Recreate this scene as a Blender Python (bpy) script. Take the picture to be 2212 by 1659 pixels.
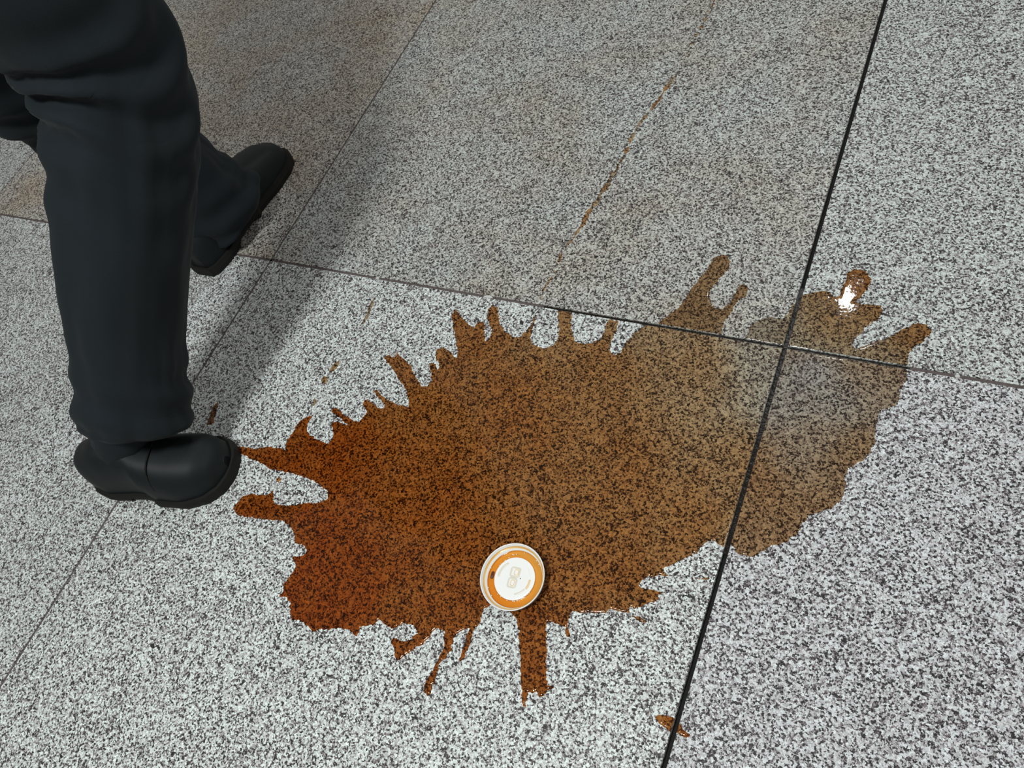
import bpy, bmesh, math, random
import numpy as np
from mathutils import Vector, Matrix, noise

for o in list(bpy.data.objects):
    bpy.data.objects.remove(o)
scene = bpy.context.scene
COL = scene.collection

# ------------------------------------------------------------------ camera
# world: origin at a joint crossing of the paving, X and Y along the joints, Z up, metres
cam_data = bpy.data.cameras.new('camera')
cam = bpy.data.objects.new('camera', cam_data)
COL.objects.link(cam)
cam_data.sensor_fit = 'HORIZONTAL'
cam_data.sensor_width = 36.0
cam_data.lens = 36.0 * 1640.0 / 2212.0
cam_data.clip_start = 0.02
right = Vector((0.87946, 0.37605, -0.29179))
down = Vector((0.19621, -0.84495, -0.49756))
fwd = Vector((-0.43365, 0.38033, -0.81688))
cam.matrix_world = Matrix((
    (right.x, -down.x, -fwd.x, 0.1390),
    (right.y, -down.y, -fwd.y, -0.6100),
    (right.z, -down.z, -fwd.z, 0.9830),
    (0, 0, 0, 1)))
scene.camera = cam

# ------------------------------------------------------------------ light
world = bpy.data.worlds.new('world')
scene.world = world
world.use_nodes = True
bg = world.node_tree.nodes['Background']
bg.inputs[0].default_value = (1.0, 0.965, 0.93, 1)
bg.inputs[1].default_value = 0.29


def area_lamp(name, loc, size, watts, color, target=None):
    d = bpy.data.lights.new(name, 'AREA')
    d.shape = 'DISK'
    d.size = size
    d.energy = watts
    d.color = color
    o = bpy.data.objects.new(name, d)
    COL.objects.link(o)
    o.location = loc
    if target is not None:
        v = Vector(target) - Vector(loc)
        o.rotation_euler = v.to_track_quat('-Z', 'Y').to_euler()
    return o


# ceiling lamps of the hall: one behind the photographer, one further along
area_lamp('ceiling_lamp_near', (-0.40, -1.15, 2.6), 0.45, 53, (0.965, 1.0, 0.985))
area_lamp('ceiling_lamp_far', (-0.14, 1.98, 2.6), 0.055, 18, (0.96, 0.99, 1.0))
area_lamp('side_fill_light', (1.9, 0.6, 2.6), 0.45, 18, (0.97, 0.99, 1.0))  # added fill that brightens the right side, no lamp known there

scene.view_settings.view_transform = 'Standard'
scene.view_settings.look = 'None'
scene.view_settings.gamma = 1
scene.view_settings.use_curve_mapping = False
scene.view_settings.exposure = -0.06


# ------------------------------------------------------------------ helpers
def link(name, mesh, mat=None, parent=None, smooth=False):
    o = bpy.data.objects.new(name, mesh)
    COL.objects.link(o)
    if mat is not None and not mesh.materials:
        mesh.materials.append(mat)
    if parent is not None:
        o.parent = parent
    if smooth:
        for p in mesh.polygons:
            p.use_smooth = True
    return o


def mesh_of(name, verts, faces):
    m = bpy.data.meshes.new(name)
    m.from_pydata([tuple(v) for v in verts], [], faces)
    m.update()
    return m


def tag(o, label=None, cat=None, group=None, kind=None):
    if label:
        o['label'] = label
    if cat:
        o['category'] = cat
    if group:
        o['group'] = group
    if kind:
        o['kind'] = kind
    return o


def empty(name, loc=(0, 0, 0)):
    o = bpy.data.objects.new(name, None)
    COL.objects.link(o)
    o.location = loc
    o.empty_display_size = 0.1
    return o


class Nodes:
    """small wrapper to write node trees in one line each"""

    def __init__(self, name):
        self.mat = bpy.data.materials.new(name)
        self.mat.use_nodes = True
        self.t = self.mat.node_tree
        self.bsdf = self.t.nodes['Principled BSDF']
        self.out = self.t.nodes['Material Output']

    def n(self, kind, **kw):
        node = self.t.nodes.new(kind)
        ins = kw.pop('ins', {})
        for k, v in kw.items():
            setattr(node, k, v)
        for k, v in ins.items():
            self.put(node.inputs[k], v)
        return node

    def put(self, sock, v):
        if isinstance(v, bpy.types.NodeSocket):
            self.t.links.new(v, sock)
        else:
            sock.default_value = v

    def math(self, op, a, b=0.5, c=0.5, clamp=False):
        m = self.n('ShaderNodeMath', operation=op, use_clamp=clamp)
        self.put(m.inputs[0], a)
        self.put(m.inputs[1], b)
        self.put(m.inputs[2], c)
        return m.outputs[0]

    def mix(self, fac, a, b, mode='MIX'):
        m = self.n('ShaderNodeMix', data_type='RGBA', blend_type=mode)
        self.put(m.inputs[0], fac)
        self.put(m.inputs[6], a)
        self.put(m.inputs[7], b)
        return m.outputs[2]

    def ramp(self, fac, stops, interp='LINEAR'):
        r = self.n('ShaderNodeValToRGB')
        self.put(r.inputs[0], fac)
        cr = r.color_ramp
        cr.interpolation = interp
        while len(cr.elements) < len(stops):
            cr.elements.new(0.5)
        for e, (p, c) in zip(cr.elements, stops):
            e.position = p
            e.color = (c[0], c[1], c[2], 1)
        return r.outputs[0]

    def vec(self, op, a, b):
        m = self.n('ShaderNodeVectorMath', operation=op)
        self.put(m.inputs[0], a)
        if op == 'SCALE':
            self.put(m.inputs['Scale'], b)
        else:
            self.put(m.inputs[1], b)
        return m.outputs[0]


def simple_mat(name, color, rough=0.5, spec=0.5, **kw):
    N = Nodes(name)
    N.bsdf.inputs['Base Color'].default_value = (*color, 1)
    N.bsdf.inputs['Roughness'].default_value = rough
    N.bsdf.inputs['Specular IOR Level'].default_value = spec
    for k, v in kw.items():
        N.bsdf.inputs[k].default_value = v
    return N


# ------------------------------------------------------------------ materials
def granite_material():
    N = Nodes('speckled_granite')
    geo = N.n('ShaderNodeNewGeometry').outputs['Position']
    info = N.n('ShaderNodeObjectInfo')
    off = N.n('ShaderNodeCombineXYZ', ins={0: N.math('MULTIPLY', info.outputs['Random'], 37.0),
                                           1: N.math('MULTIPLY', info.outputs['Random'], 91.0)}).outputs[0]
    p = N.vec('ADD', geo, off)
    wob = N.n('ShaderNodeTexNoise', noise_dimensions='3D', ins={'Vector': p, 'Scale': 520.0, 'Detail': 1.0}).outputs['Color']
    wob = N.vec('SCALE', N.vec('SUBTRACT', wob, (0.5, 0.5, 0.5)), 0.0034)
    q = N.vec('ADD', p, wob)
    v1 = N.n('ShaderNodeTexVoronoi', ins={'Vector': q, 'Scale': 410.0, 'Randomness': 1.0}).outputs['Color']
    v2 = N.n('ShaderNodeTexVoronoi', ins={'Vector': q, 'Scale': 780.0, 'Randomness': 1.0}).outputs['Color']
    s1 = N.n('ShaderNodeSeparateColor', ins={0: v1})
    s2 = N.n('ShaderNodeSeparateColor', ins={0: v2})
    g = N.math('ADD', N.math('MULTIPLY', s1.outputs[0], 0.68), N.math('MULTIPLY', s2.outputs[0], 0.32))
    # broad patches where dark grains gather
    broad = N.n('ShaderNodeTexNoise', ins={'Vector': p, 'Scale': 26.0, 'Detail': 3.0}).outputs[0]
    g = N.math('ADD', g, N.math('MULTIPLY', N.math('SUBTRACT', broad, 0.5), 0.16))
    col = N.ramp(g, [(0.0, (0.008, 0.008, 0.008)), (0.22, (0.014, 0.013, 0.013)), (0.31, (0.060, 0.051, 0.053)),
                     (0.385, (0.20, 0.176, 0.180)), (0.455, (0.42, 0.41, 0.41)), (0.55, (0.585, 0.63, 0.615)),
                     (0.75, (0.69, 0.765, 0.745)), (1.0, (0.84, 0.91, 0.89))])
    # every crystal has its own brightness
    own = N.math('ADD', N.math('ADD', N.math('MULTIPLY', s2.outputs[2], 0.42), N.math('MULTIPLY', s1.outputs[2], 0.20)), 0.66)
    col = N.mix(1.0, col, N.n('ShaderNodeCombineColor', ins={0: own, 1: own, 2: own}).outputs[0], 'MULTIPLY')
    # pinkish feldspar grains
    pink = N.math('GREATER_THAN', s1.outputs[1], 0.80)
    col = N.mix(N.math('MULTIPLY', pink, 0.55), col, N.mix(1.0, col, (0.70, 0.60, 0.61, 1), 'MULTIPLY'))
    # rusty iron tint in broad clouds (strength is the stone's own, stored in the object colour's alpha)
    rust = N.n('ShaderNodeTexNoise', ins={'Vector': p, 'Scale': 5.0, 'Detail': 4.0, 'Roughness': 0.6}).outputs[0]
    rustf = N.math('MULTIPLY', N.math('MULTIPLY', N.math('SUBTRACT', rust, 0.40), 3.0, clamp=True), info.outputs['Alpha'])
    col = N.mix(rustf, col, N.mix(1.0, col, (0.80, 0.62, 0.45, 1), 'MULTIPLY'))
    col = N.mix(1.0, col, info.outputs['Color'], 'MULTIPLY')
    N.put(N.bsdf.inputs['Base Color'], col)
    N.put(N.bsdf.inputs['Roughness'], N.math('ADD', N.math('MULTIPLY', s1.outputs[2], 0.2), 0.42))
    N.bsdf.inputs['Specular IOR Level'].default_value = 0.35
    bump = N.n('ShaderNodeBump', ins={'Strength': 0.25, 'Distance': 0.0006, 'Height': s2.outputs[1]})
    N.put(N.bsdf.inputs['Normal'], bump.outputs[0])
    return N.mat


def grout_material(name, c0, c1, rough, bump_s):
    N = Nodes(name)
    N.bsdf.inputs['Specular IOR Level'].default_value = 0.25
    geo = N.n('ShaderNodeNewGeometry').outputs['Position']
    nz = N.n('ShaderNodeTexNoise', ins={'Vector': geo, 'Scale': 160.0, 'Detail': 4.0}).outputs[0]
    N.put(N.bsdf.inputs['Base Color'], N.ramp(nz, [(0.3, c0), (0.7, c1)]))
    N.bsdf.inputs['Roughness'].default_value = rough
    b = N.n('ShaderNodeBump', ins={'Strength': bump_s, 'Distance': 0.002, 'Height': nz})
    N.put(N.bsdf.inputs['Normal'], b.outputs[0])
    return N.mat


def coffee_material(name='coffee_film', gloss_rough=0.03, absorb=(0.13, 0.62, 1.27), base=0.29):
    """a film of coffee: absorbs by its strength (attribute), reflects by fresnel"""
    N = Nodes(name)
    N.t.nodes.remove(N.bsdf)
    k = N.n('ShaderNodeAttribute', attribute_name='strength').outputs['Fac']
    ch = []
    for a in absorb:
        ch.append(N.math('POWER', math.e, N.math('MULTIPLY', N.math('ADD', N.math('MULTIPLY', k, a), base), -1.0)))
    tint = N.n('ShaderNodeCombineColor', ins={0: ch[0], 1: ch[1], 2: ch[2]}).outputs[0]
    tr = N.n('ShaderNodeBsdfTransparent', ins={0: tint})
    geo = N.n('ShaderNodeNewGeometry').outputs['Position']
    nz = N.n('ShaderNodeTexNoise', ins={'Vector': geo, 'Scale': 210.0, 'Detail': 2.0}).outputs[0]
    b = N.n('ShaderNodeBump', ins={'Strength': 0.06, 'Distance': 0.001, 'Height': nz})
    gl = N.n('ShaderNodeBsdfGlossy', ins={'Roughness': gloss_rough, 'Normal': b.outputs[0]})
    fr = N.n('ShaderNodeFresnel', ins={'IOR': 1.34, 'Normal': b.outputs[0]})
    mx = N.n('ShaderNodeMixShader', ins={0: fr.outputs[0], 1: tr.outputs[0], 2: gl.outputs[0]})
    N.put(N.out.inputs[0], mx.outputs[0])
    return N.mat


def cloth_material():
    N = Nodes('dark_wool_cloth')
    tc = N.n('ShaderNodeTexCoord').outputs['Object']
    w = N.n('ShaderNodeTexNoise', ins={'Vector': tc, 'Scale': 900.0, 'Detail': 1.0}).outputs[0]
    big = N.n('ShaderNodeTexNoise', ins={'Vector': tc, 'Scale': 7.0, 'Detail': 2.0}).outputs[0]
    c = N.ramp(big, [(0.3, (0.0085, 0.0130, 0.0150)), (0.7, (0.0110, 0.0155, 0.0195))])
    c = N.mix(N.math('MULTIPLY', w, 0.35), c, (0.019, 0.025, 0.028, 1))
    N.put(N.bsdf.inputs['Base Color'], c)
    N.bsdf.inputs['Roughness'].default_value = 0.85
    N.bsdf.inputs['Specular IOR Level'].default_value = 0.12
    N.bsdf.inputs['Sheen Weight'].default_value = 0.04
    N.bsdf.inputs['Sheen Roughness'].default_value = 0.5
    b = N.n('ShaderNodeBump', ins={'Strength': 0.3, 'Distance': 0.0006, 'Height': w})
    N.put(N.bsdf.inputs['Normal'], b.outputs[0])
    return N.mat


M_GRANITE = granite_material()
M_GROUT = grout_material('grey_grout', (0.075, 0.062, 0.060), (0.125, 0.103, 0.098), 0.85, 0.4)
M_BED = grout_material('dark_joint_bed', (0.006, 0.007, 0.006), (0.012, 0.012, 0.011), 0.8, 0.4)
M_WET = grout_material('coffee_soaked_grout', (0.006, 0.005, 0.004), (0.016, 0.011, 0.007), 0.24, 0.7)
M_COFFEE = coffee_material()
M_LIDCOFFEE = coffee_material('milky_coffee_pool', 0.03, (0.17, 1.1, 3.1), 0.05)
M_CLOTH = cloth_material()
M_LEATHER = simple_mat('black_leather', (0.007, 0.010, 0.0105), 0.55, 0.22).mat
M_SOLE = simple_mat('dark_rubber', (0.011, 0.011, 0.010), 0.75, 0.2).mat
M_LID = simple_mat('white_plastic', (0.84, 0.85, 0.83), 0.32, 0.5, **{'Subsurface Weight': 0.15, 'Subsurface Radius': (0.004, 0.004, 0.004)}).mat
M_GRIT = simple_mat('black_grit', (0.02, 0.02, 0.02), 0.8).mat
M_CHIP = simple_mat('pale_stone_chip', (0.55, 0.56, 0.54), 0.8).mat

# ------------------------------------------------------------------ paving
def tile_mesh(size_x, size_y, thick=0.02, bev=0.0009):
    bm = bmesh.new()
    bmesh.ops.create_cube(bm, size=1.0)
    bmesh.ops.scale(bm, vec=(size_x, size_y, thick), verts=bm.verts)
    bmesh.ops.translate(bm, vec=(0, 0, -thick / 2), verts=bm.verts)
    top = [e for e in bm.edges if all(abs(v.co.z) < 1e-6 for v in e.verts)]
    bmesh.ops.bevel(bm, geom=top, offset=bev, segments=2, affect='EDGES', profile=0.5)
    m = bpy.data.meshes.new('floor_tile')
    bm.to_mesh(m)
    bm.free()
    m.materials.append(M_GRANITE)
    return m


PITCH = 1.0
X0, X1, Y0, Y1 = -5, 4, -4, 5          # range of tiles, tile (i, j) spans x i..i+1, y j..j+1
JOINT = 0.0050


def box_mesh(name, x0, x1, y0, y1, z0, z1):
    v = [(x0, y0, z0), (x1, y0, z0), (x1, y1, z0), (x0, y1, z0), (x0, y0, z1), (x1, y0, z1), (x1, y1, z1), (x0, y1, z1)]
    f = [(0, 3, 2, 1), (4, 5, 6, 7), (0, 1, 5, 4), (1, 2, 6, 5), (2, 3, 7, 6), (3, 0, 4, 7)]
    return mesh_of(name, v, f)


floor = tag(link('floor', box_mesh('floor', X0, X1, Y0, Y1, -0.06, -0.0205), M_BED), 'floor of large speckled granite slabs with thin joints', kind='structure')
TM = tile_mesh(PITCH - JOINT, PITCH - JOINT)
tones = {(-1, -1): (1.0, 1.0, 1.0, 0.05), (0, -1): (0.90, 0.87, 0.90, 0.0), (-1, 0): (0.80, 0.79, 0.77, 0.55), (0, 0): (0.88, 0.88, 0.87, 0.1),  # stone tones; the dimmer light on the far row is put in too
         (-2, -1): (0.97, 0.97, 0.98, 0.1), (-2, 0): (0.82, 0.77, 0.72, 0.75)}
rng = random.Random(4)
for i in range(X0, X1):
    for j in range(Y0, Y1):
        t = link('floor_tile', TM, None, floor)
        t.location = (i + 0.5 + (0.0008 if i >= 0 else -0.0008), j + 0.5, 0.0)
        k = rng.uniform(0.86, 0.98)
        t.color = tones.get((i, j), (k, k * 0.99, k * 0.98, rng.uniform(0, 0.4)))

# joint fillings: the joint x = 0 stands open and dark, the others are grouted almost flush
def grout(x0, x1, y0, y1, top, mat):
    link('grout_strip', box_mesh('grout_strip', x0, x1, y0, y1, -0.0204, top), mat, floor)


hj = JOINT / 2 - 0.00015
hx_ = hj + 0.0008
grout(-hx_, hx_, Y0, -0.32, -0.0100, M_BED)
grout(-hx_, hx_, -0.32, 0.11, -0.0060, M_WET)
grout(-hx_, hx_, 0.11, Y1, -0.0100, M_BED)
for i in range(X0 + 1, X1):
    if i != 0:
        grout(i - hj, i + hj, Y0, Y1, -0.0012, M_GROUT)
for j in range(Y0 + 1, Y1):
    if j != 0:
        grout(X0, X1, j - hj, j + hj, -0.0012, M_GROUT)
grout(X0, -0.388, -hj, hj, -0.0012, M_GROUT)
grout(-0.388, -hj, -hj, hj, -0.0030, M_WET)
grout(hj, 0.163, -hj, hj, -0.0030, M_WET)
grout(0.163, X1, -hj, hj, -0.0012, M_GROUT)

# ------------------------------------------------------------------ spilled coffee
def lattice(shape_xy, scale, seed):
    """smooth value noise on arrays of coordinates, -1..1"""
    x, y = shape_xy[0] / scale, shape_xy[1] / scale
    xi, yi = np.floor(x).astype(int), np.floor(y).astype(int)
    fx, fy = x - xi, y - yi
    fx, fy = fx * fx * (3 - 2 * fx), fy * fy * (3 - 2 * fy)

    def h(a, b):
        n = (a * 374761393 + b * 668265263 + seed * 974711) & 0x7fffffff
        n = ((n ^ (n >> 13)) * 1274126177) & 0x7fffffff
        return ((n ^ (n >> 16)) & 0xffff) / 32767.5 - 1
    return (h(xi, yi) * (1 - fx) + h(xi + 1, yi) * fx) * (1 - fy) + (h(xi, yi + 1) * (1 - fx) + h(xi + 1, yi + 1) * fx) * fy


def parse(s):
    return np.array([[float(c) / 1000 for c in p.split(',')] for p in s.split()])


def poly_sdf(P, gx, gy):
    """signed distance (positive inside) from every grid point to a closed outline"""
    d2 = np.full(gx.shape, 1e9)
    inside = np.zeros(gx.shape, bool)
    Q = np.roll(P, -1, 0)
    for (ax, ay), (bx, by) in zip(P, Q):
        ex, ey = bx - ax, by - ay
        wx, wy = gx - ax, gy - ay
        t = np.clip((wx * ex + wy * ey) / (ex * ex + ey * ey + 1e-18), 0, 1)
        d2 = np.minimum(d2, (wx - t * ex) ** 2 + (wy - t * ey) ** 2)
        if ay != by:
            c = ((ay > gy) != (by > gy)) & (gx < ex * (gy - ay) / ey + ax)
            inside ^= c
    d = np.sqrt(d2)
    return np.where(inside, d, -d)


STRENGTH = [(-639, -363, 1.5), (-788, -386, 1.4), (-731, -469, 1.45), (-512, -543, 1.65), (-553, -592, 1.6), (-444, -389, 1.3), (-365, -542, 1.3), (-193, -525, 1.25), (-364, -207, 1.0), (-516, -62, 0.95), (-593, -173, 1.0), (-197, -243, 0.88), (-141, -401, 1.0), (-249, -96, 0.8), (-113, -66, 0.55), (-342, -18, 0.7), (-26, -14, 0.14), (-13, -193, 0.62), (-44, -304, 0.85), (-200, -17, 0.5), (-124, 123, 0.52), (-155, 26, 0.5), (-83, 75, 0.5), (-28, 22, 0.15), (41, -31, 0.03), (79, -67, 0.12), (24, -95, 0.12), (131, -33, 0.3), (63, -136, 0.3), (124, -155, 0.55), (65, -271, 0.6), (19, -298, 0.55), (55, 51, 0.6), (69, 137, 0.9), (160, 64, 0.8), (112, 7, 0.4), (13, 10, 0.35)]


def strength_at(x, y):
    num = np.zeros_like(x)
    den = np.zeros_like(x)
    for px, py, s in STRENGTH:
        w = 1.0 / ((x - px / 1000) ** 2 + (y - py / 1000) ** 2 + 0.0012) ** 2
        num += w * s
        den += w
    return num / den


def film_mesh(name, gx, gy, d, strength, height=0.0011, rad=0.0032, z0=0.0002):
    """surface of the liquid where d > 0: the rim swells up from the stone (meniscus), the middle is level"""
    ny, nx = gx.shape
    u = np.clip(d / rad, 0, 1)
    z = z0 + height * np.sqrt(np.clip(1 - (1 - u) ** 2, 0, 1)) * (0.93 + 0.07 * lattice((gx, gy), 0.02, 5))
    xs, ys, zs, ds, ss = gx.ravel(), gy.ravel(), z.ravel(), d.ravel(), strength.ravel()
    verts, vs, index, faces = [], [], {}, []

    def vid(k):
        if k not in index:
            index[k] = len(verts)
            verts.append((xs[k], ys[k], zs[k]))
            vs.append(ss[k])
        return index[k]

    def eid(a, b):
        k = (min(a, b), max(a, b))
        if k not in index:
            a, b = k
            t = ds[a] / (ds[a] - ds[b])
            index[k] = len(verts)
            verts.append((xs[a] + (xs[b] - xs[a]) * t, ys[a] + (ys[b] - ys[a]) * t, z0))
            vs.append(ss[a] + (ss[b] - ss[a]) * t)
        return index[k]
    pos = d > 0
    cnt = pos[:-1, :-1].astype(int) + pos[1:, :-1] + pos[:-1, 1:] + pos[1:, 1:]
    for r, c in np.argwhere(cnt > 0):
        a = r * nx + c
        q = (a, a + 1, a + nx + 1, a + nx)
        if cnt[r, c] == 4:
            faces.append(tuple(vid(int(k)) for k in q))
            continue
        f = []
        for n in range(4):
            p, nxt = int(q[n]), int(q[(n + 1) % 4])
            if ds[p] > 0:
                f.append(vid(p))
            if (ds[p] > 0) != (ds[nxt] > 0):
                f.append(eid(p, nxt))
        if len(f) > 2:
            faces.append(tuple(f))
    m = mesh_of(name, verts, faces)
    at = m.attributes.new('strength', 'FLOAT', 'POINT')
    at.data.foreach_set('value', np.array(vs, dtype=np.float32))
    for p in m.polygons:
        p.use_smooth = True
    return m


def grid_for(P, step, pad=0.006):
    x = np.arange(P[:, 0].min() - pad, P[:, 0].max() + pad, step)
    y = np.arange(P[:, 1].min() - pad, P[:, 1].max() + pad, step)
    return np.meshgrid(x, y)


def tile_clip(gx, gy, d, i, j, gap=JOINT / 2 + 0.0006):
    r = np.minimum(np.minimum(gx - (i + gap), (i + 1 - gap) - gx), np.minimum(gy - (j + gap), (j + 1 - gap) - gy))
    return np.minimum(d, r)


MAIN="""-832,-383 -813,-379 -781,-376 -767,-368 -752,-364 -734,-362 -725,-362 -729,-353 -731,-345 -729,-331 -730,-313 -726,-302 -711,-292 -708,-296 -710,-309 -706,-319 -693,-326 -667,-331 -652,-331 -648,-323 -651,-311 -666,-297 -656,-290 -640,-292 -635,-290 -655,-282 -677,-276 -680,-268 -667,-268 -649,-276 -629,-281 -615,-280 -611,-267 -613,-258 -625,-249 -628,-241 -619,-239 -604,-243 -589,-249 -582,-244 -593,-235 -619,-221 -617,-217 -597,-226 -576,-232 -557,-234 -541,-233 -544,-224 -559,-206 -579,-192 -605,-173 -634,-157 -634,-152 -624,-149 -610,-153 -615,-136 -606,-146 -589,-153 -576,-159 -558,-176 -534,-192 -527,-191 -521,-178 -530,-165 -540,-156 -542,-146 -530,-148 -522,-155 -523,-147 -537,-133 -541,-120 -532,-114 -516,-118 -505,-126 -499,-128 -500,-117 -511,-102 -529,-75 -545,-50 -545,-35 -528,-47 -510,-58 -493,-66 -491,-54 -483,-51 -475,-59 -470,-72 -461,-87 -456,-79 -459,-65 -478,-42 -484,-24 -479,-14 -468,-19 -460,-34 -448,-51 -433,-63 -412,-70 -403,-66 -400,-53 -395,-40 -396,-21 -393,-23 -391,-37 -388,-58 -383,-71 -371,-77 -356,-78 -344,-70 -340,-57 -346,-38 -359,-10 -372,23 -346,20 -328,-27 -316,-48 -310,-56 -296,-57 -282,-51 -271,-43 -270,-29 -272,-11 -267,-4 -253,-4 -251,-26 -254,-44 -249,-60 -239,-67 -232,-59 -229,-40 -224,-25 -217,-12 -209,-3 -193,5 -182,17 -168,41 -164,57 -159,84 -150,105 -145,127 -143,141 -134,149 -122,149 -114,135 -115,123 -120,110 -127,90 -130,76 -127,63 -117,48 -103,48 -94,62 -93,80 -90,96 -81,98 -74,89 -76,78 -87,64 -89,41 -95,24 -94,10 -91,0 -58,-1 -57,12 -54,30 -42,42 -27,47 -14,46 -6,73 1,93 12,97 19,103 32,106 40,105 47,98 53,102 54,115 57,130 56,144 64,152 76,154 87,145 90,130 85,115 81,102 74,95 84,93 101,94 110,95 114,84 112,72 104,63 97,53 94,41 87,30 85,21 92,15 105,27 120,37 129,43 138,54 150,66 161,75 171,74 178,65 178,55 170,43 161,32 158,25 158,12 157,2 161,-7 162,-22 156,-36 158,-50 156,-61 145,-68 140,-74 138,-83 138,-103 141,-122 138,-137 132,-149 126,-155 116,-165 116,-178 118,-191 119,-204 116,-214 109,-224 94,-234 85,-242 81,-253 78,-267 70,-280 61,-288 46,-300 32,-314 22,-317 12,-315 7,-307 1,-303 -3,-313 -9,-312 -15,-309 -25,-311 -31,-321 -38,-334 -51,-347 -64,-359 -70,-364 -65,-369 -57,-369 -80,-377 -86,-381 -93,-388 -92,-395 -83,-396 -69,-394 -53,-392 -66,-399 -62,-402 -65,-407 -73,-412 -79,-418 -88,-423 -95,-426 -91,-432 -74,-434 -60,-437 -79,-436 -96,-433 -108,-434 -118,-435 -122,-441 -131,-444 -145,-450 -154,-452 -164,-453 -166,-461 -163,-474 -155,-485 -159,-488 -165,-476 -175,-474 -186,-475 -192,-477 -188,-490 -179,-511 -168,-537 -161,-550 -151,-547 -160,-558 -163,-565 -168,-567 -173,-563 -183,-566 -181,-577 -180,-584 -186,-579 -194,-562 -213,-523 -223,-503 -232,-489 -238,-485 -247,-480 -275,-482 -281,-488 -281,-498 -280,-509 -283,-518 -284,-529 -281,-539 -282,-548 -282,-561 -284,-566 -288,-562 -287,-546 -289,-533 -291,-521 -297,-524 -303,-532 -307,-540 -304,-552 -305,-565 -311,-575 -310,-586 -308,-601 -306,-615 -309,-620 -315,-617 -318,-611 -318,-597 -317,-584 -315,-566 -316,-553 -322,-537 -326,-534 -338,-537 -338,-544 -341,-554 -346,-562 -355,-572 -363,-583 -368,-591 -374,-593 -382,-583 -394,-574 -392,-569 -384,-569 -373,-568 -364,-562 -359,-552 -365,-546 -376,-543 -387,-547 -393,-556 -403,-559 -415,-556 -424,-555 -428,-563 -436,-567 -447,-572 -446,-585 -452,-586 -460,-582 -475,-585 -491,-591 -505,-596 -516,-604 -526,-599 -545,-597 -556,-600 -563,-595 -574,-580 -583,-575 -596,-577 -593,-571 -599,-559 -598,-549 -595,-537 -594,-526 -605,-522 -612,-518 -602,-515 -593,-511 -589,-501 -601,-497 -616,-497 -628,-484 -639,-477 -659,-472 -680,-478 -708,-483 -741,-489 -762,-482 -760,-469 -755,-457 -744,-450 -720,-446 -709,-440 -706,-433 -699,-441 -690,-453 -668,-449 -636,-436 -610,-427 -600,-417 -607,-406 -624,-401 -651,-396 -682,-395 -715,-400 -736,-400 -754,-396 -777,-395 -800,-392 -819,-391"""

puddle = tag(empty('coffee_puddle', (-0.25, -0.25, 0.0)), 'large brown coffee puddle with splayed fingers spreading over the granite', 'puddle')
P = parse(MAIN)
gx, gy = grid_for(P, 0.0019)
D = poly_sdf(P, gx, gy)
D = D + 0.0017 * lattice((gx, gy), 0.0042, 1) + 0.0012 * lattice((gx, gy), 0.0021, 2)
S = strength_at(gx, gy) * (1 + 0.06 * lattice((gx, gy), 0.03, 3) + 0.05 * lattice((gx, gy), 0.011, 4))
for i, j, lim in ((-1, -1, None), (0, -1, None), (-1, 0, -1), (-1, 0, 1), (0, 0, None)):
    DD = tile_clip(gx, gy, D, i, j)
    if lim:                                  # two separate lobes reach over this slab
        DD = np.minimum(np.minimum(DD, lim * (gx + 0.075)), gx + 0.30)
    o = link('coffee_film', film_mesh('coffee_film', gx, gy, DD, S), M_COFFEE)
    o.parent = puddle
    o.matrix_parent_inverse = Matrix.Translation((0.25, 0.25, 0.0))

DROPS = [
    ('coffee_splash', "-912,-362 -918,-343 -923,-328 -920,-313 -915,-318 -908,-334 -900,-356", 1.0, 'long brown coffee splash beside the black shoe in the shade', 'splash'),
    ('coffee_splash', "-725,-205 -723,-189 -716,-179 -712,-196 -719,-206", 0.5, 'faint tan coffee splash, the slimmer of two close together near the puddle fingers', 'splash'),
    ('coffee_drop', "-732,-225 -730,-215 -720,-217 -717,-230 -726,-230", 0.6, 'roundish tan coffee drop just below a slim faint splash', 'drop'),
    ('coffee_drop', "-722,-275 -724,-261 -716,-263 -716,-273", 0.45, 'tiny olive coffee drop above a hooked puddle finger', 'drop'),
    ('coffee_drop', "-711,-415 -709,-408 -701,-411 -703,-418", 0.9, 'tiny orange coffee drop in the dry notch between two long puddle fingers', 'drop'),
    ('coffee_splash', "-712,-103 -714,-81 -718,-56 -716,-40 -709,-61 -707,-82 -707,-100", 0.35, 'pale thin coffee splash lying alone by the cross joint', 'splash'),
    ('coffee_splash', "-30,-365 -20,-360 -10,-358 -19,-363", 0.7, 'hair-thin brown coffee splash beside the dark open joint', 'splash'),
]
for name, pts, s, label, cat in DROPS:
    P = parse(pts)
    hx, hy = grid_for(P, 0.0009)
    d = poly_sdf(P, hx, hy) + 0.0012 * lattice((hx, hy), 0.004, 7) + 0.0008 * lattice((hx, hy), 0.002, 8)
    o = link(name, film_mesh(name, hx, hy, d, np.full(hx.shape, s) * (1 + 0.15 * lattice((hx, hy), 0.006, 9)), height=0.0007, rad=0.0025), M_COFFEE)
    tag(o, label, cat)

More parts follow.
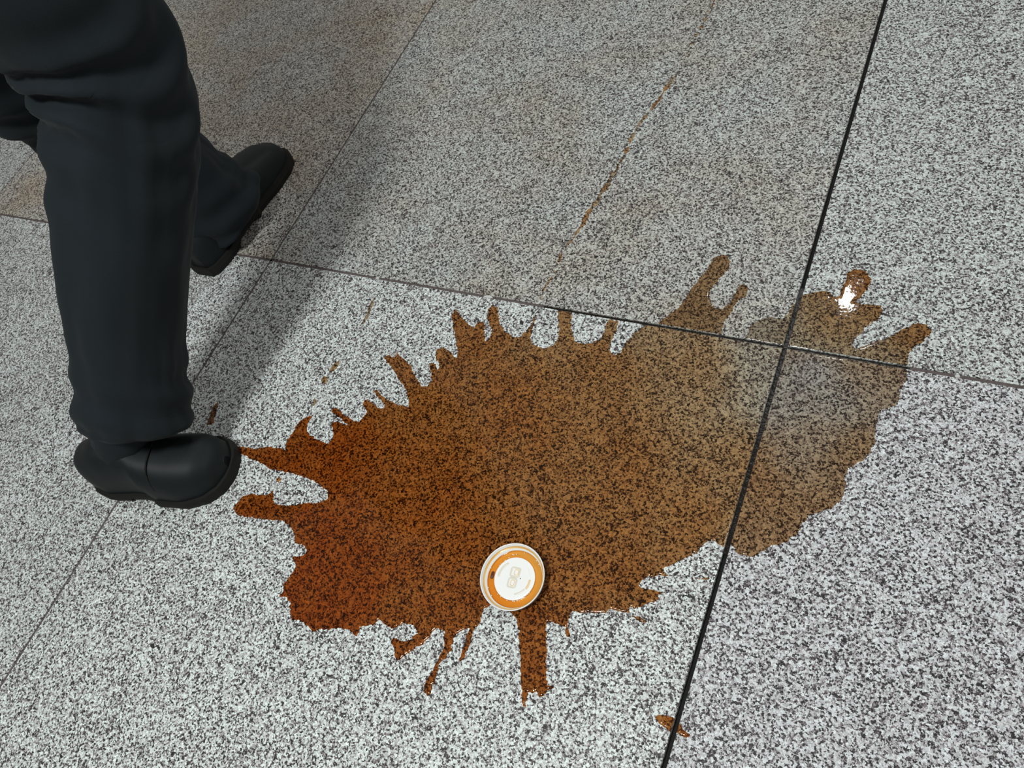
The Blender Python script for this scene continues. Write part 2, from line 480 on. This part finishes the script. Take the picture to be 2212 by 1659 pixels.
leaf = tag(empty('coffee_splash', (-0.01, -0.54, 0)), 'brown coffee splash lying across the dark open joint', 'splash')
P = parse("-23,-538 -22,-535 -15,-532 -7,-531 2,-533 8,-539 13,-541 18,-542 15,-545 9,-545 2,-543 -3,-545 -10,-543 -17,-542")
hx, hy = grid_for(P, 0.0009)
d = poly_sdf(P, hx, hy) + 0.0006 * lattice((hx, hy), 0.003, 7) + 0.0010
for i in (-1, 0):
    o = link('coffee_film', film_mesh('coffee_film', hx, hy, tile_clip(hx, hy, d, i, -1), np.full(hx.shape, 1.15) * (1 + 0.2 * lattice((hx, hy), 0.006, 9)), height=0.0012, rad=0.003), M_COFFEE, leaf)
    o.matrix_parent_inverse = Matrix.Translation((0.01, 0.54, 0))

# dried, broken trail of an older drip running along the slab
P = parse("-319,775 -317,752 -328,576 -346,489 -359,438 -366,315 -384,184 -397,102 -400,12")
P = np.vstack([P, P[::-1] + np.array([0.0004, 0.0002])])
hx, hy = grid_for(P, 0.0013, 0.012)
d = poly_sdf(P, hx, hy)
wobx = 0.0035 * lattice((hx, hy), 0.03, 21)
d = poly_sdf(P, hx + wobx, hy)
w = 0.0014 + 0.0030 * lattice((hx, hy), 0.012, 22) + 0.0022 * lattice((hx, hy), 0.0045, 23) + 0.0022 * lattice((hx, hy), 0.09, 24)
d = d + w
d = np.minimum(d, 0.988 - hy)
o = link('dried_coffee_trail', film_mesh('dried_coffee_trail', hx, hy, d, 0.50 + 0.3 * lattice((hx, hy), 0.02, 25), height=0.00015, rad=0.002, z0=0.00008), None)
o.data.materials.append(coffee_material('dried_coffee', 0.5, base=0.16))
tag(o, 'thin broken brown trail of dried coffee running along the slab', 'stain')

# ------------------------------------------------------------------ upturned cup lid
LID = Vector((-0.2540, -0.4395, 0.0034))
lid = tag(empty('cup_lid', LID), 'white plastic takeaway cup lid lying upside down in the puddle', 'lid')


def lathe(name, prof, n=96, mat=None, parent=None, closed=False):
    v, f = [], []
    m = len(prof)
    for a in range(n):
        c, s = math.cos(2 * math.pi * a / n), math.sin(2 * math.pi * a / n)
        for r, z in prof:
            v.append((r * c, r * s, z))
    for a in range(n):
        b = (a + 1) % n
        for k in range(m - (0 if closed else 1)):
            k2 = (k + 1) % m
            f.append((a * m + k, b * m + k, b * m + k2, a * m + k2))
    return link(name, mesh_of(name, v, f), mat, parent, True)


mm = 0.001
shell = [(29.6, 0.9), (30.3, 0.2), (31.5, 0.0), (37.6, 0.0), (38.2, 0.3), (38.9, 1.2), (41.0, 7.0), (41.4, 7.3), (43.0, 7.4), (43.5, 7.8), (44.3, 13.2), (44.7, 14.0),
         (45.3, 14.35), (45.9, 14.2), (46.1, 13.6), (45.6, 13.2), (45.0, 13.2), (44.4, 7.0), (43.8, 6.4), (41.9, 6.2), (40.5, 0.8), (39.3, -0.35), (37.6, -0.7), (31.5, -0.7), (29.9, -0.5), (29.0, 0.3)]
wall = lathe('rim_wall', [(r * mm, z * mm) for r, z in shell], mat=M_LID, parent=lid, closed=True)
disc = [(29.9, 0.6), (29.3, 3.0), (29.0, 3.5), (28.3, 3.75), (27.0, 3.8), (14.0, 3.85), (0.02, 3.85)]
lathe('centre_panel', [(r * mm, z * mm) for r, z in disc], mat=M_LID, parent=lid)
# coffee standing in the drinking channel, and a little on the step of the wall
def ring_strength(o, fn):
    at = o.data.attributes.new('strength', 'FLOAT', 'POINT')
    at.data.foreach_set('value', np.array([fn(v.co) for v in o.data.vertices], dtype=np.float32))


chan = lathe('coffee_pool', [(29.25 * mm, 2.75 * mm), (30.0 * mm, 2.45 * mm), (31.0 * mm, 2.3 * mm), (34.5 * mm, 2.25 * mm), (37.8 * mm, 2.3 * mm), (38.9 * mm, 2.5 * mm), (39.45 * mm, 2.85 * mm)], mat=M_LIDCOFFEE, parent=lid)
ring_strength(chan, lambda c: 0.54 + 0.10 * (-c.x * 0.6 - c.y * 0.8) / 0.035 + (0.12 if c.length < 0.0305 or c.length > 0.0388 else 0.0))
step = lathe('coffee_residue', [(41.2 * mm, 7.6 * mm), (41.8 * mm, 7.8 * mm), (43.0 * mm, 7.9 * mm), (43.7 * mm, 9.0 * mm)], mat=M_LIDCOFFEE, parent=lid)
ring_strength(step, lambda c: 0.30 + 0.06 * math.sin(5 * math.atan2(c.y, c.x)))

# lid face frame: photo-right and photo-up directions on the lid, in world axes
UX = Vector((0.94, 0.34, 0))
UY = Vector((-0.34, 0.94, 0))


def lp(a, b, z):
    """millimetres on the lid face -> local coordinates"""
    v = UX * a * mm + UY * b * mm
    return Vector((v.x, v.y, z * mm))


def ribbon(name, pts, width, z, hgt, mat, parent, closed=False):
    """raised strip with a rounded top along a polyline given in lid millimetres"""
    v, f = [], []
    n = len(pts)
    prof = [(-0.5, 0), (-0.32, 0.8), (0, 1), (0.32, 0.8), (0.5, 0)]
    for k in range(n):
        if closed:
            a, b = pts[k - 1], pts[(k + 1) % n]
        else:
            a, b = pts[max(k - 1, 0)], pts[min(k + 1, n - 1)]
        tx, ty = b[0] - a[0], b[1] - a[1]
        L = math.hypot(tx, ty) or 1
        nx_, ny_ = -ty / L, tx / L
        tap = 1.0 if closed else (0.35 if k in (0, n - 1) else 1.0)
        for s, hh in prof:
            v.append(lp(pts[k][0] + nx_ * s * width * tap, pts[k][1] + ny_ * s * width * tap, z + hh * hgt * tap))
    m = len(prof)
    for k in range(n if closed else n - 1):
        k2 = (k + 1) % n
        for q in range(m - 1):
            f.append((k * m + q, k * m + q + 1, k2 * m + q + 1, k2 * m + q))
    return link(name, mesh_of(name, v, f), mat, parent, True)


def rrect(cx, cy, w, h, r, rot, n=4, slant=0.0):
    out = []
    for qx, qy, a0 in ((1, 1, 0), (-1, 1, 90), (-1, -1, 180), (1, -1, 270)):
        for k in range(n + 1):
            a = math.radians(a0 + 90 * k / n)
            x = qx * (w / 2 - r) + r * math.cos(a)
            y = qy * (h / 2 - r) + r * math.sin(a)
            out.append((x + slant * y, y))
    c, s = math.cos(rot), math.sin(rot)
    return [(cx + x * c - y * s, cy + x * s + y * c) for x, y in out]


M_STAIN = simple_mat('coffee_stained_plastic', (0.78, 0.60, 0.34), 0.35).mat
M_STAIN2 = simple_mat('faintly_stained_plastic', (0.70, 0.67, 0.57), 0.35).mat
PZ = 3.8
rt = math.radians(-14)
# moulded characters of the centre panel (seen from inside the lid)
ribbon('moulded_character', rrect(1.2, 8.4, 12.6, 12.2, 2.4, rt), 2.6, PZ, 0.7, M_STAIN2, lid, True)
ribbon('moulded_character', rrect(2.8, 8.2, 5.6, 7.2, 1.4, rt), 1.1, PZ, 0.6, M_STAIN, lid, True)
ribbon('moulded_character', rrect(-2.9, -5.8, 11.4, 12.2, 2.4, rt), 2.6, PZ, 0.7, M_STAIN2, lid, True)
ribbon('moulded_character', rrect(-2.4, -5.8, 5.2, 7.4, 1.4, rt), 1.1, PZ, 0.6, M_STAIN, lid, True)


def arc(r, a0, a1, n=14):
    return [(r * math.cos(math.radians(a0 + (a1 - a0) * k / n)), r * math.sin(math.radians(a0 + (a1 - a0) * k / n))) for k in range(n + 1)]


ribbon('moulded_arc', arc(23.5, 172, 112), 3.4, PZ, 0.7, M_STAIN2, lid)
ribbon('moulded_arc', arc(23.0, 32, 0), 2.4, PZ, 0.6, M_LID, lid)
ribbon('moulded_arc', arc(22.6, -6, -42), 3.4, PZ, 0.7, M_STAIN, lid)
ribbon('moulded_arc', arc(21.5, -44, -88), 2.6, PZ, 0.5, M_STAIN2, lid)

# drinking slot at the edge of the channel, and the pin-size vent
M_SLOT = simple_mat('dark_coffee', (0.075, 0.012, 0.009), 0.35).mat


def capsule(name, a, b, w, l, rot, z, mat, dome=0.35):
    pts = rrect(0, 0, w, l, w * 0.499, rot, n=8)
    v = [lp(a + x, b + y, z) for x, y in pts] + [lp(a + x * 0.8, b + y * 0.9, z + dome) for x, y in pts] + [lp(a, b, z + dome)]
    n = len(pts)
    f = [(k, (k + 1) % n, n + (k + 1) % n, n + k) for k in range(n)] + [(n + k, n + (k + 1) % n, 2 * n) for k in range(n)]
    return link(name, mesh_of(name, v, f), mat, lid, True)


tag(capsule('drinking_slot', -33.0, 6.6, 4.0, 10.6, math.radians(-13), 2.40, M_SLOT, 0.6), 'dark slot')
tag(capsule('vent_hole', 8.6, -0.6, 1.7, 1.7, 0, PZ, M_GRIT, 0.12), 'pin-size black vent')

# foam bubbles along the channel walls
M_FOAM = simple_mat('foam', (0.95, 0.90, 0.80), 0.12, 0.8).mat
spots = [(120, 30.4), (108, 31.2), (133, 31.0), (140, 30.2), (95, 33.5), (88, 34.0), (98, 34.4), (70, 37.4), (38, 38.4), (28, 38.6), (214, 38.6), (221, 30.8),
         (232, 30.2), (252, 30.4), (268, 30.2), (272, 30.6), (280, 30.2), (285, 31.0), (294, 30.6), (303, 31.2), (312, 30.4), (318, 30.2), (196, 38.6), (155, 39.0), (110, 39.0)]
bm = bmesh.new()
rng = random.Random(2)
for a, r in spots:
    c = lp(r * math.cos(math.radians(a)), r * math.sin(math.radians(a)), 2.45)
    bmesh.ops.create_uvsphere(bm, u_segments=8, v_segments=6, radius=rng.uniform(0.45, 0.85) * mm, matrix=Matrix.Translation(c))
fm = bpy.data.meshes.new('foam_bubbles')
bm.to_mesh(fm)
bm.free()
tag(link('foam_bubbles', fm, M_FOAM, lid, True), kind='stuff')
lid.rotation_euler = (math.radians(1.2), math.radians(-1.5), 0)

# ------------------------------------------------------------------ person striding past (trousers and shoes in view)
person = tag(empty('person', (-1.0, -0.2, 0)), 'person in dark trousers and black shoes striding past the puddle', 'person')
PINV = Matrix.Translation((1.0, 0.2, 0))


def catmull(pts, n):
    pts = [np.array(p, float) for p in pts]
    pts = [2 * pts[0] - pts[1]] + pts + [2 * pts[-1] - pts[-2]]
    out = []
    segs = len(pts) - 3
    for k in range(n):
        u = k / (n - 1) * segs
        i = min(int(u), segs - 1)
        t = u - i
        a, b, c, d = pts[i:i + 4]
        out.append(0.5 * ((2 * b) + (c - a) * t + (2 * a - 5 * b + 4 * c - d) * t * t + (3 * b - a - 3 * c + d) * t ** 3))
    return np.array(out)


NA, NR = 64, 96
XM = -0.965                      # middle plane of the body
CROTCH_Z = 0.80


def leg(path, side, knee_s, folds):
    """rings from hem to crotch; path rows are x, y, z, half-width across, half-width along the stride"""
    C = catmull(path, NR)
    rings = []
    s = 0.0
    for k in range(NR):
        c = Vector(C[k, :3])
        if k:
            s += (c - Vector(C[k - 1, :3])).length
        t = Vector(C[min(k + 1, NR - 1), :3]) - Vector(C[max(k - 1, 0), :3])
        t.normalize()
        up_w = min(max((k / (NR - 1) - 0.80) / 0.2, 0), 1)
        t = t.lerp(Vector((0, 0, 1)), up_w * up_w * (3 - 2 * up_w)).normalized()
        hem_w = min(max(1 - s / 0.10, 0), 1)
        S = Vector((1, 0, 0))
        S = (S - S.dot(t) * t).normalized()
        F = t.cross(S).normalized()
        ring = []
        for a in range(NA):
            th = 2 * math.pi * a / NA
            cs, sn = math.cos(th), math.sin(th)
            # cloth: folds behind the knee, stacking over the shoe, long soft drapes
            back = 0.5 - 0.5 * sn                       # 1 at the back of the leg
            kk = math.exp(-((s - knee_s) / 0.13) ** 2)
            dsp = folds * 0.0105 * kk * (0.25 + 0.75 * back) * math.sin(2 * math.pi * (s + 0.075 * cs * abs(cs) + 0.05 * back) / 0.075 + 1.3 * side)
            dsp += 0.0050 * math.exp(-(s / 0.10) ** 2) * math.sin(2 * math.pi * (s + 0.03 * sn) / 0.06 + side)
            nz = noise.noise(Vector((cs * 1.6 + 3 * side, sn * 1.6, s * 3.2)))
            dsp += 0.012 * nz + 0.004 * noise.noise(Vector((cs * 4, sn * 4 + 9 * side, s * 9)))
            dsp += 0.006 * math.exp(-(((th - math.pi / 2 + math.pi) % (2 * math.pi) - math.pi) / 0.16) ** 2)     # front crease
            dsp *= 1 - up_w
            p = c + S * (C[k, 3] * cs + dsp * cs) + F * (C[k, 4] * sn + dsp * sn)
            if up_w > 0:                                # inner half flattens to the middle plane
                inner = cs * side < 0
                if inner:
                    f = up_w ** 1.5
                    p.x = p.x * (1 - f) + XM * f
            if k == NR - 1:
                p.z = CROTCH_Z + (0.03 * abs(sn) if cs * side <= 1e-6 else 0.03)
            ring.append(p)
        rings.append(ring)
    return rings


R_PATH = [(-0.912, -0.420, 0.136, 0.090, 0.088), (-0.903, -0.362, 0.205, 0.083, 0.085), (-0.884, -0.280, 0.300, 0.085, 0.090), (-0.862, -0.183, 0.395, 0.086, 0.094),
          (-0.848, -0.100, 0.485, 0.088, 0.098), (-0.845, -0.068, 0.565, 0.094, 0.105), (-0.848, -0.075, 0.660, 0.098, 0.112), (-0.865, -0.105, 0.80, 0.100, 0.120)]
L_PATH = [(-1.142, 0.066, 0.052, 0.088, 0.104), (-1.142, 0.052, 0.130, 0.082, 0.094), (-1.145, 0.035, 0.240, 0.082, 0.092), (-1.150, 0.008, 0.350, 0.086, 0.094),
          (-1.150, -0.025, 0.460, 0.090, 0.098), (-1.130, -0.055, 0.560, 0.092, 0.104), (-1.095, -0.080, 0.680, 0.098, 0.112), (-1.065, -0.105, 0.80, 0.100, 0.120)]
RR = leg(R_PATH, 1, 0.50, 1.0)
LL = leg(L_PATH, -1, 0.42, 0.6)
verts, faces = [], []


def add_leg(rings):
    base = len(verts)
    for r in rings:
        verts.extend(r)
    for k in range(NR - 1):
        for a in range(NA):
            b = (a + 1) % NA
            faces.append((base + k * NA + a, base + k * NA + b, base + (k + 1) * NA + b, base + (k + 1) * NA + a))
    return base + (NR - 1) * NA


rb = add_leg(RR)
lb = add_leg(LL)
# the seat: right outer half, then left outer half
q = NA // 4
loop = [rb + (a % NA) for a in range(-q, q + 1)] + [lb + a for a in range(q, 3 * q + 1)]
prev = loop
for k in range(1, 13):
    t = k / 12
    z = CROTCH_Z + 0.03 + 0.24 * t
    cur = []
    for idx in loop:
        p = verts[idx]
        bx = 1 + 0.04 * math.sin(math.pi * t) - 0.12 * t
        cur.append(len(verts))
        verts.append(Vector((XM + (p.x - XM) * bx, -0.105 + (p.y + 0.105) * (1 + 0.12 * math.sin(math.pi * t)), z)))
    n = len(loop)
    for a in range(n):
        b = (a + 1) % n
        faces.append((prev[a], prev[b], cur[b], cur[a]))
    prev = cur
m = mesh_of('trousers', verts, faces)
bm = bmesh.new()
bm.from_mesh(m)
bmesh.ops.remove_doubles(bm, verts=bm.verts, dist=0.004)
bmesh.ops.recalc_face_normals(bm, faces=bm.faces)
bm.to_mesh(m)
bm.free()
tr = link('trousers', m, M_CLOTH, person, True)
tr.matrix_parent_inverse = PINV
sol = tr.modifiers.new('thickness', 'SOLIDIFY')
sol.thickness = 0.003
sol.offset = -1

# dark jacket above the waist (out of the frame, it shades the floor)
prof = [(1.00, 0.165, 0.125), (1.10, 0.165, 0.125), (1.25, 0.185, 0.130), (1.38, 0.200, 0.125), (1.46, 0.170, 0.100), (1.50, 0.075, 0.070), (1.52, 0.02, 0.02)]
v, f = [], []
prof = [(0.93, 0.178, 0.142)] + prof
for z, a, b in prof:
    for k in range(32):
        th = 2 * math.pi * k / 32
        v.append((XM + a * math.cos(th), -0.105 + b * math.sin(th) + 0.012 * math.sin(3 * th + z * 9), z))
for r in range(len(prof) - 1):
    for k in range(32):
        k2 = (k + 1) % 32
        f.append((r * 32 + k, r * 32 + k2, r * 32 + 32 + k2, r * 32 + 32 + k))
jk = link('jacket', mesh_of('jacket', v, f), M_CLOTH, person, True)
jk.matrix_parent_inverse = PINV


def lerp_tab(tab, u):
    for (u0, a), (u1, b) in zip(tab, tab[1:]):
        if u <= u1:
            t = (u - u0) / (u1 - u0)
            t = t * t * (3 - 2 * t) * 0.5 + t * 0.5
            return a + (b - a) * t
    return tab[-1][1]


WIDTH = [(0, 0.020), (0.04, 0.032), (0.14, 0.041), (0.35, 0.041), (0.55, 0.049), (0.72, 0.056), (0.85, 0.053), (0.94, 0.041), (0.985, 0.023), (1.0, 0.008)]
TOP = [(0, 0.054), (0.09, 0.092), (0.28, 0.108), (0.42, 0.104), (0.58, 0.088), (0.75, 0.074), (0.88, 0.064), (0.96, 0.050), (1.0, 0.032)]


def shoe(length, loc, yaw, lift, mirror, tall=1.0):
    """low black shoe: y forward, the heel lifted by bending at the ball of the foot"""
    yb = 0.68
    def place(u, x, z):
        y = u * length
        pivot = yb * length
        if lift and y < pivot:
            k = min((pivot - y) / (0.16 * length), 1)
            a = -lift * k * k * (3 - 2 * k)
            dy, dz = y - pivot, z
            y, z = pivot + dy * math.cos(a) - dz * math.sin(a), dy * math.sin(a) + dz * math.cos(a)
        x += mirror * 0.012 * math.sin(math.pi * min(max(u, 0), 1)) * (1 if u > 0.5 else 0.3)
        return Vector((x, y - pivot, z))
    M = Matrix.Translation(loc) @ Matrix.Rotation(yaw, 4, 'Z')
    v, f = [], []
    NS, NP = 34, 19
    for s in range(NS):
        u = 0.5 - 0.5 * math.cos(math.pi * s / (NS - 1))
        w, top = lerp_tab(WIDTH, u), lerp_tab(TOP, u) * tall
        for k in range(NP):
            a = math.pi * k / (NP - 1)
            cx_, sz = math.cos(a), math.sin(a)
            ex = 0.72
            x = w * math.copysign(abs(cx_) ** ex, cx_)
            z = 0.018 + (top - 0.018) * abs(sz) ** ex
            v.append(M @ place(u, x, z))
    for s in range(NS - 1):
        for k in range(NP - 1):
            f.append((s * NP + k, s * NP + k + 1, (s + 1) * NP + k + 1, (s + 1) * NP + k))
    f.append(tuple(range(NP)))
    f.append(tuple(range((NS - 1) * NP, NS * NP))[::-1])
    up = link('shoe', mesh_of('shoe', v, f), M_LEATHER, person, True)
    up.matrix_parent_inverse = PINV
    # sole: welt slightly wider than the upper, with a heel block
    v, f = [], []
    NS = 44
    for s in range(NS):
        u = 0.5 - 0.5 * math.cos(math.pi * s / (NS - 1))
        w = lerp_tab(WIDTH, u) + 0.0055
        uu = -0.015 + u * 1.03
        bot = 0.0 if (u < 0.27 or u > 0.48) else 0.009
        for x, z in ((-w, 0.022), (-w - 0.001, 0.012), (-w + 0.002, bot), (w - 0.002, bot), (w + 0.001, 0.012), (w, 0.022)):
            v.append(M @ place(uu, x, z))
    for s in range(NS - 1):
        for k in range(6):
            k2 = (k + 1) % 6
            f.append((s * 6 + k, s * 6 + k2, (s + 1) * 6 + k2, (s + 1) * 6 + k))
    f.append(tuple(range(6)))
    f.append(tuple(range((NS - 1) * 6, NS * 6))[::-1])
    so = link('sole', mesh_of('sole', v, f), M_SOLE, up, False)
    # stitched seam across the vamp
    pts = []
    for k in range(15):
        a = math.pi * (0.06 + 0.88 * k / 14)
        u = 0.60 + 0.03 * math.sin(a)
        w, top = lerp_tab(WIDTH, u), lerp_tab(TOP, u) * tall
        pts.append((place(u, w * math.copysign(abs(math.cos(a)) ** 0.72, math.cos(a)), 0.0185 + (top - 0.018) * math.sin(a) ** 0.72), place(u + 0.012, 1.0 * w * math.copysign(abs(math.cos(a)) ** 0.72, math.cos(a)), 0.0205 + (top - 0.018) * math.sin(a) ** 0.72)))
    v = [M @ p for pair in pts for p in pair]
    f = [(2 * k, 2 * k + 1, 2 * k + 3, 2 * k + 2) for k in range(14)]
    se = link('seam', mesh_of('seam', v, f), M_SOLE, up, True)
    so_mod = se.modifiers.new('thickness', 'SOLIDIFY')
    so_mod.thickness = 0.0015
    return up


# left foot planted ahead (toe along +Y), right foot trailing with its heel off the ground
shoe(0.330, Vector((-1.142, 0.166, 0.0)), math.radians(1), 0.0, -1, 1.08)
shoe(0.262, Vector((-0.876, -0.445, 0.0)), math.radians(-70), math.radians(2.0), 1, 1.2)

# ------------------------------------------------------------------ grit and chips on the floor
def pebble(name, loc, size, mat, seed, label, cat):
    bm = bmesh.new()
    bmesh.ops.create_icosphere(bm, subdivisions=2, radius=1.0)
    for vv in bm.verts:
        k = 1 + 0.35 * noise.noise(vv.co * 1.3 + Vector((seed, 0, 0)))
        vv.co = Vector((vv.co.x * size[0] * k, vv.co.y * size[1] * k, (vv.co.z + 0.75) * size[2] * k))
    mm_ = bpy.data.meshes.new(name)
    bm.to_mesh(mm_)
    bm.free()
    o = link(name, mm_, mat)
    o.location = loc
    o.rotation_euler = (0, 0, seed)
    return tag(o, label, cat)


pebble('grit', (-0.765, -0.713, 0.0), (0.0032, 0.0034, 0.0018), M_GRIT, 1.0, 'round black speck of grit alone on the pale slab', 'grit')
pebble('grit', (-0.4126, -0.0398, 0.0), (0.0048, 0.0030, 0.0018), M_GRIT, 2.2, 'oblong black crumb of grit in a dry notch of the puddle', 'grit')
pebble('stone_chip', (-0.4945, 0.0, -0.0015), (0.0095, 0.0024, 0.0012), M_CHIP, 0.05, 'pale grey stone chip wedged in the cross joint', 'chip')
pebble('stone_chip', (0.2198, 0.0, -0.0015), (0.0035, 0.0022, 0.0010), M_CHIP, 0.1, 'small mauve stone chip in the joint beyond the puddle tip', 'chip')
pebble('stone_chip', (-0.7333, 0.0, -0.0015), (0.0040, 0.0022, 0.0011), M_CHIP, 0.02, 'tiny grey stone chip in the joint close to the shoes', 'chip')

# dark socks closing the gap between the shoe openings and the trouser hems
def sock(path):
    C = catmull(path, 10)
    v, f = [], []
    for k in range(10):
        t = (Vector(C[min(k + 1, 9), :3]) - Vector(C[max(k - 1, 0), :3])).normalized()
        S = (Vector((1, 0, 0)) - t.x * t).normalized()
        F = t.cross(S)
        for a in range(20):
            th = 2 * math.pi * a / 20
            r = C[k, 3] * (1 + 0.03 * math.sin(6 * th + k))
            v.append(Vector(C[k, :3]) + S * r * math.cos(th) + F * r * math.sin(th))
    for k in range(9):
        for a in range(20):
            b = (a + 1) % 20
            f.append((k * 20 + a, k * 20 + b, k * 20 + 20 + b, k * 20 + 20 + a))
    f.append(tuple(range(20))[::-1])
    f.append(tuple(range(180, 200)))
    o = link('sock', mesh_of('sock', v, f), M_CLOTH, person, True)
    o.matrix_parent_inverse = PINV


sock([(-0.960, -0.474, 0.055, 0.044), (-0.945, -0.455, 0.105, 0.046), (-0.920, -0.415, 0.160, 0.049), (-0.903, -0.365, 0.215, 0.052)])
sock([(-1.142, 0.024, 0.055, 0.044), (-1.142, 0.030, 0.110, 0.046), (-1.143, 0.034, 0.170, 0.049), (-1.145, 0.034, 0.230, 0.052)])
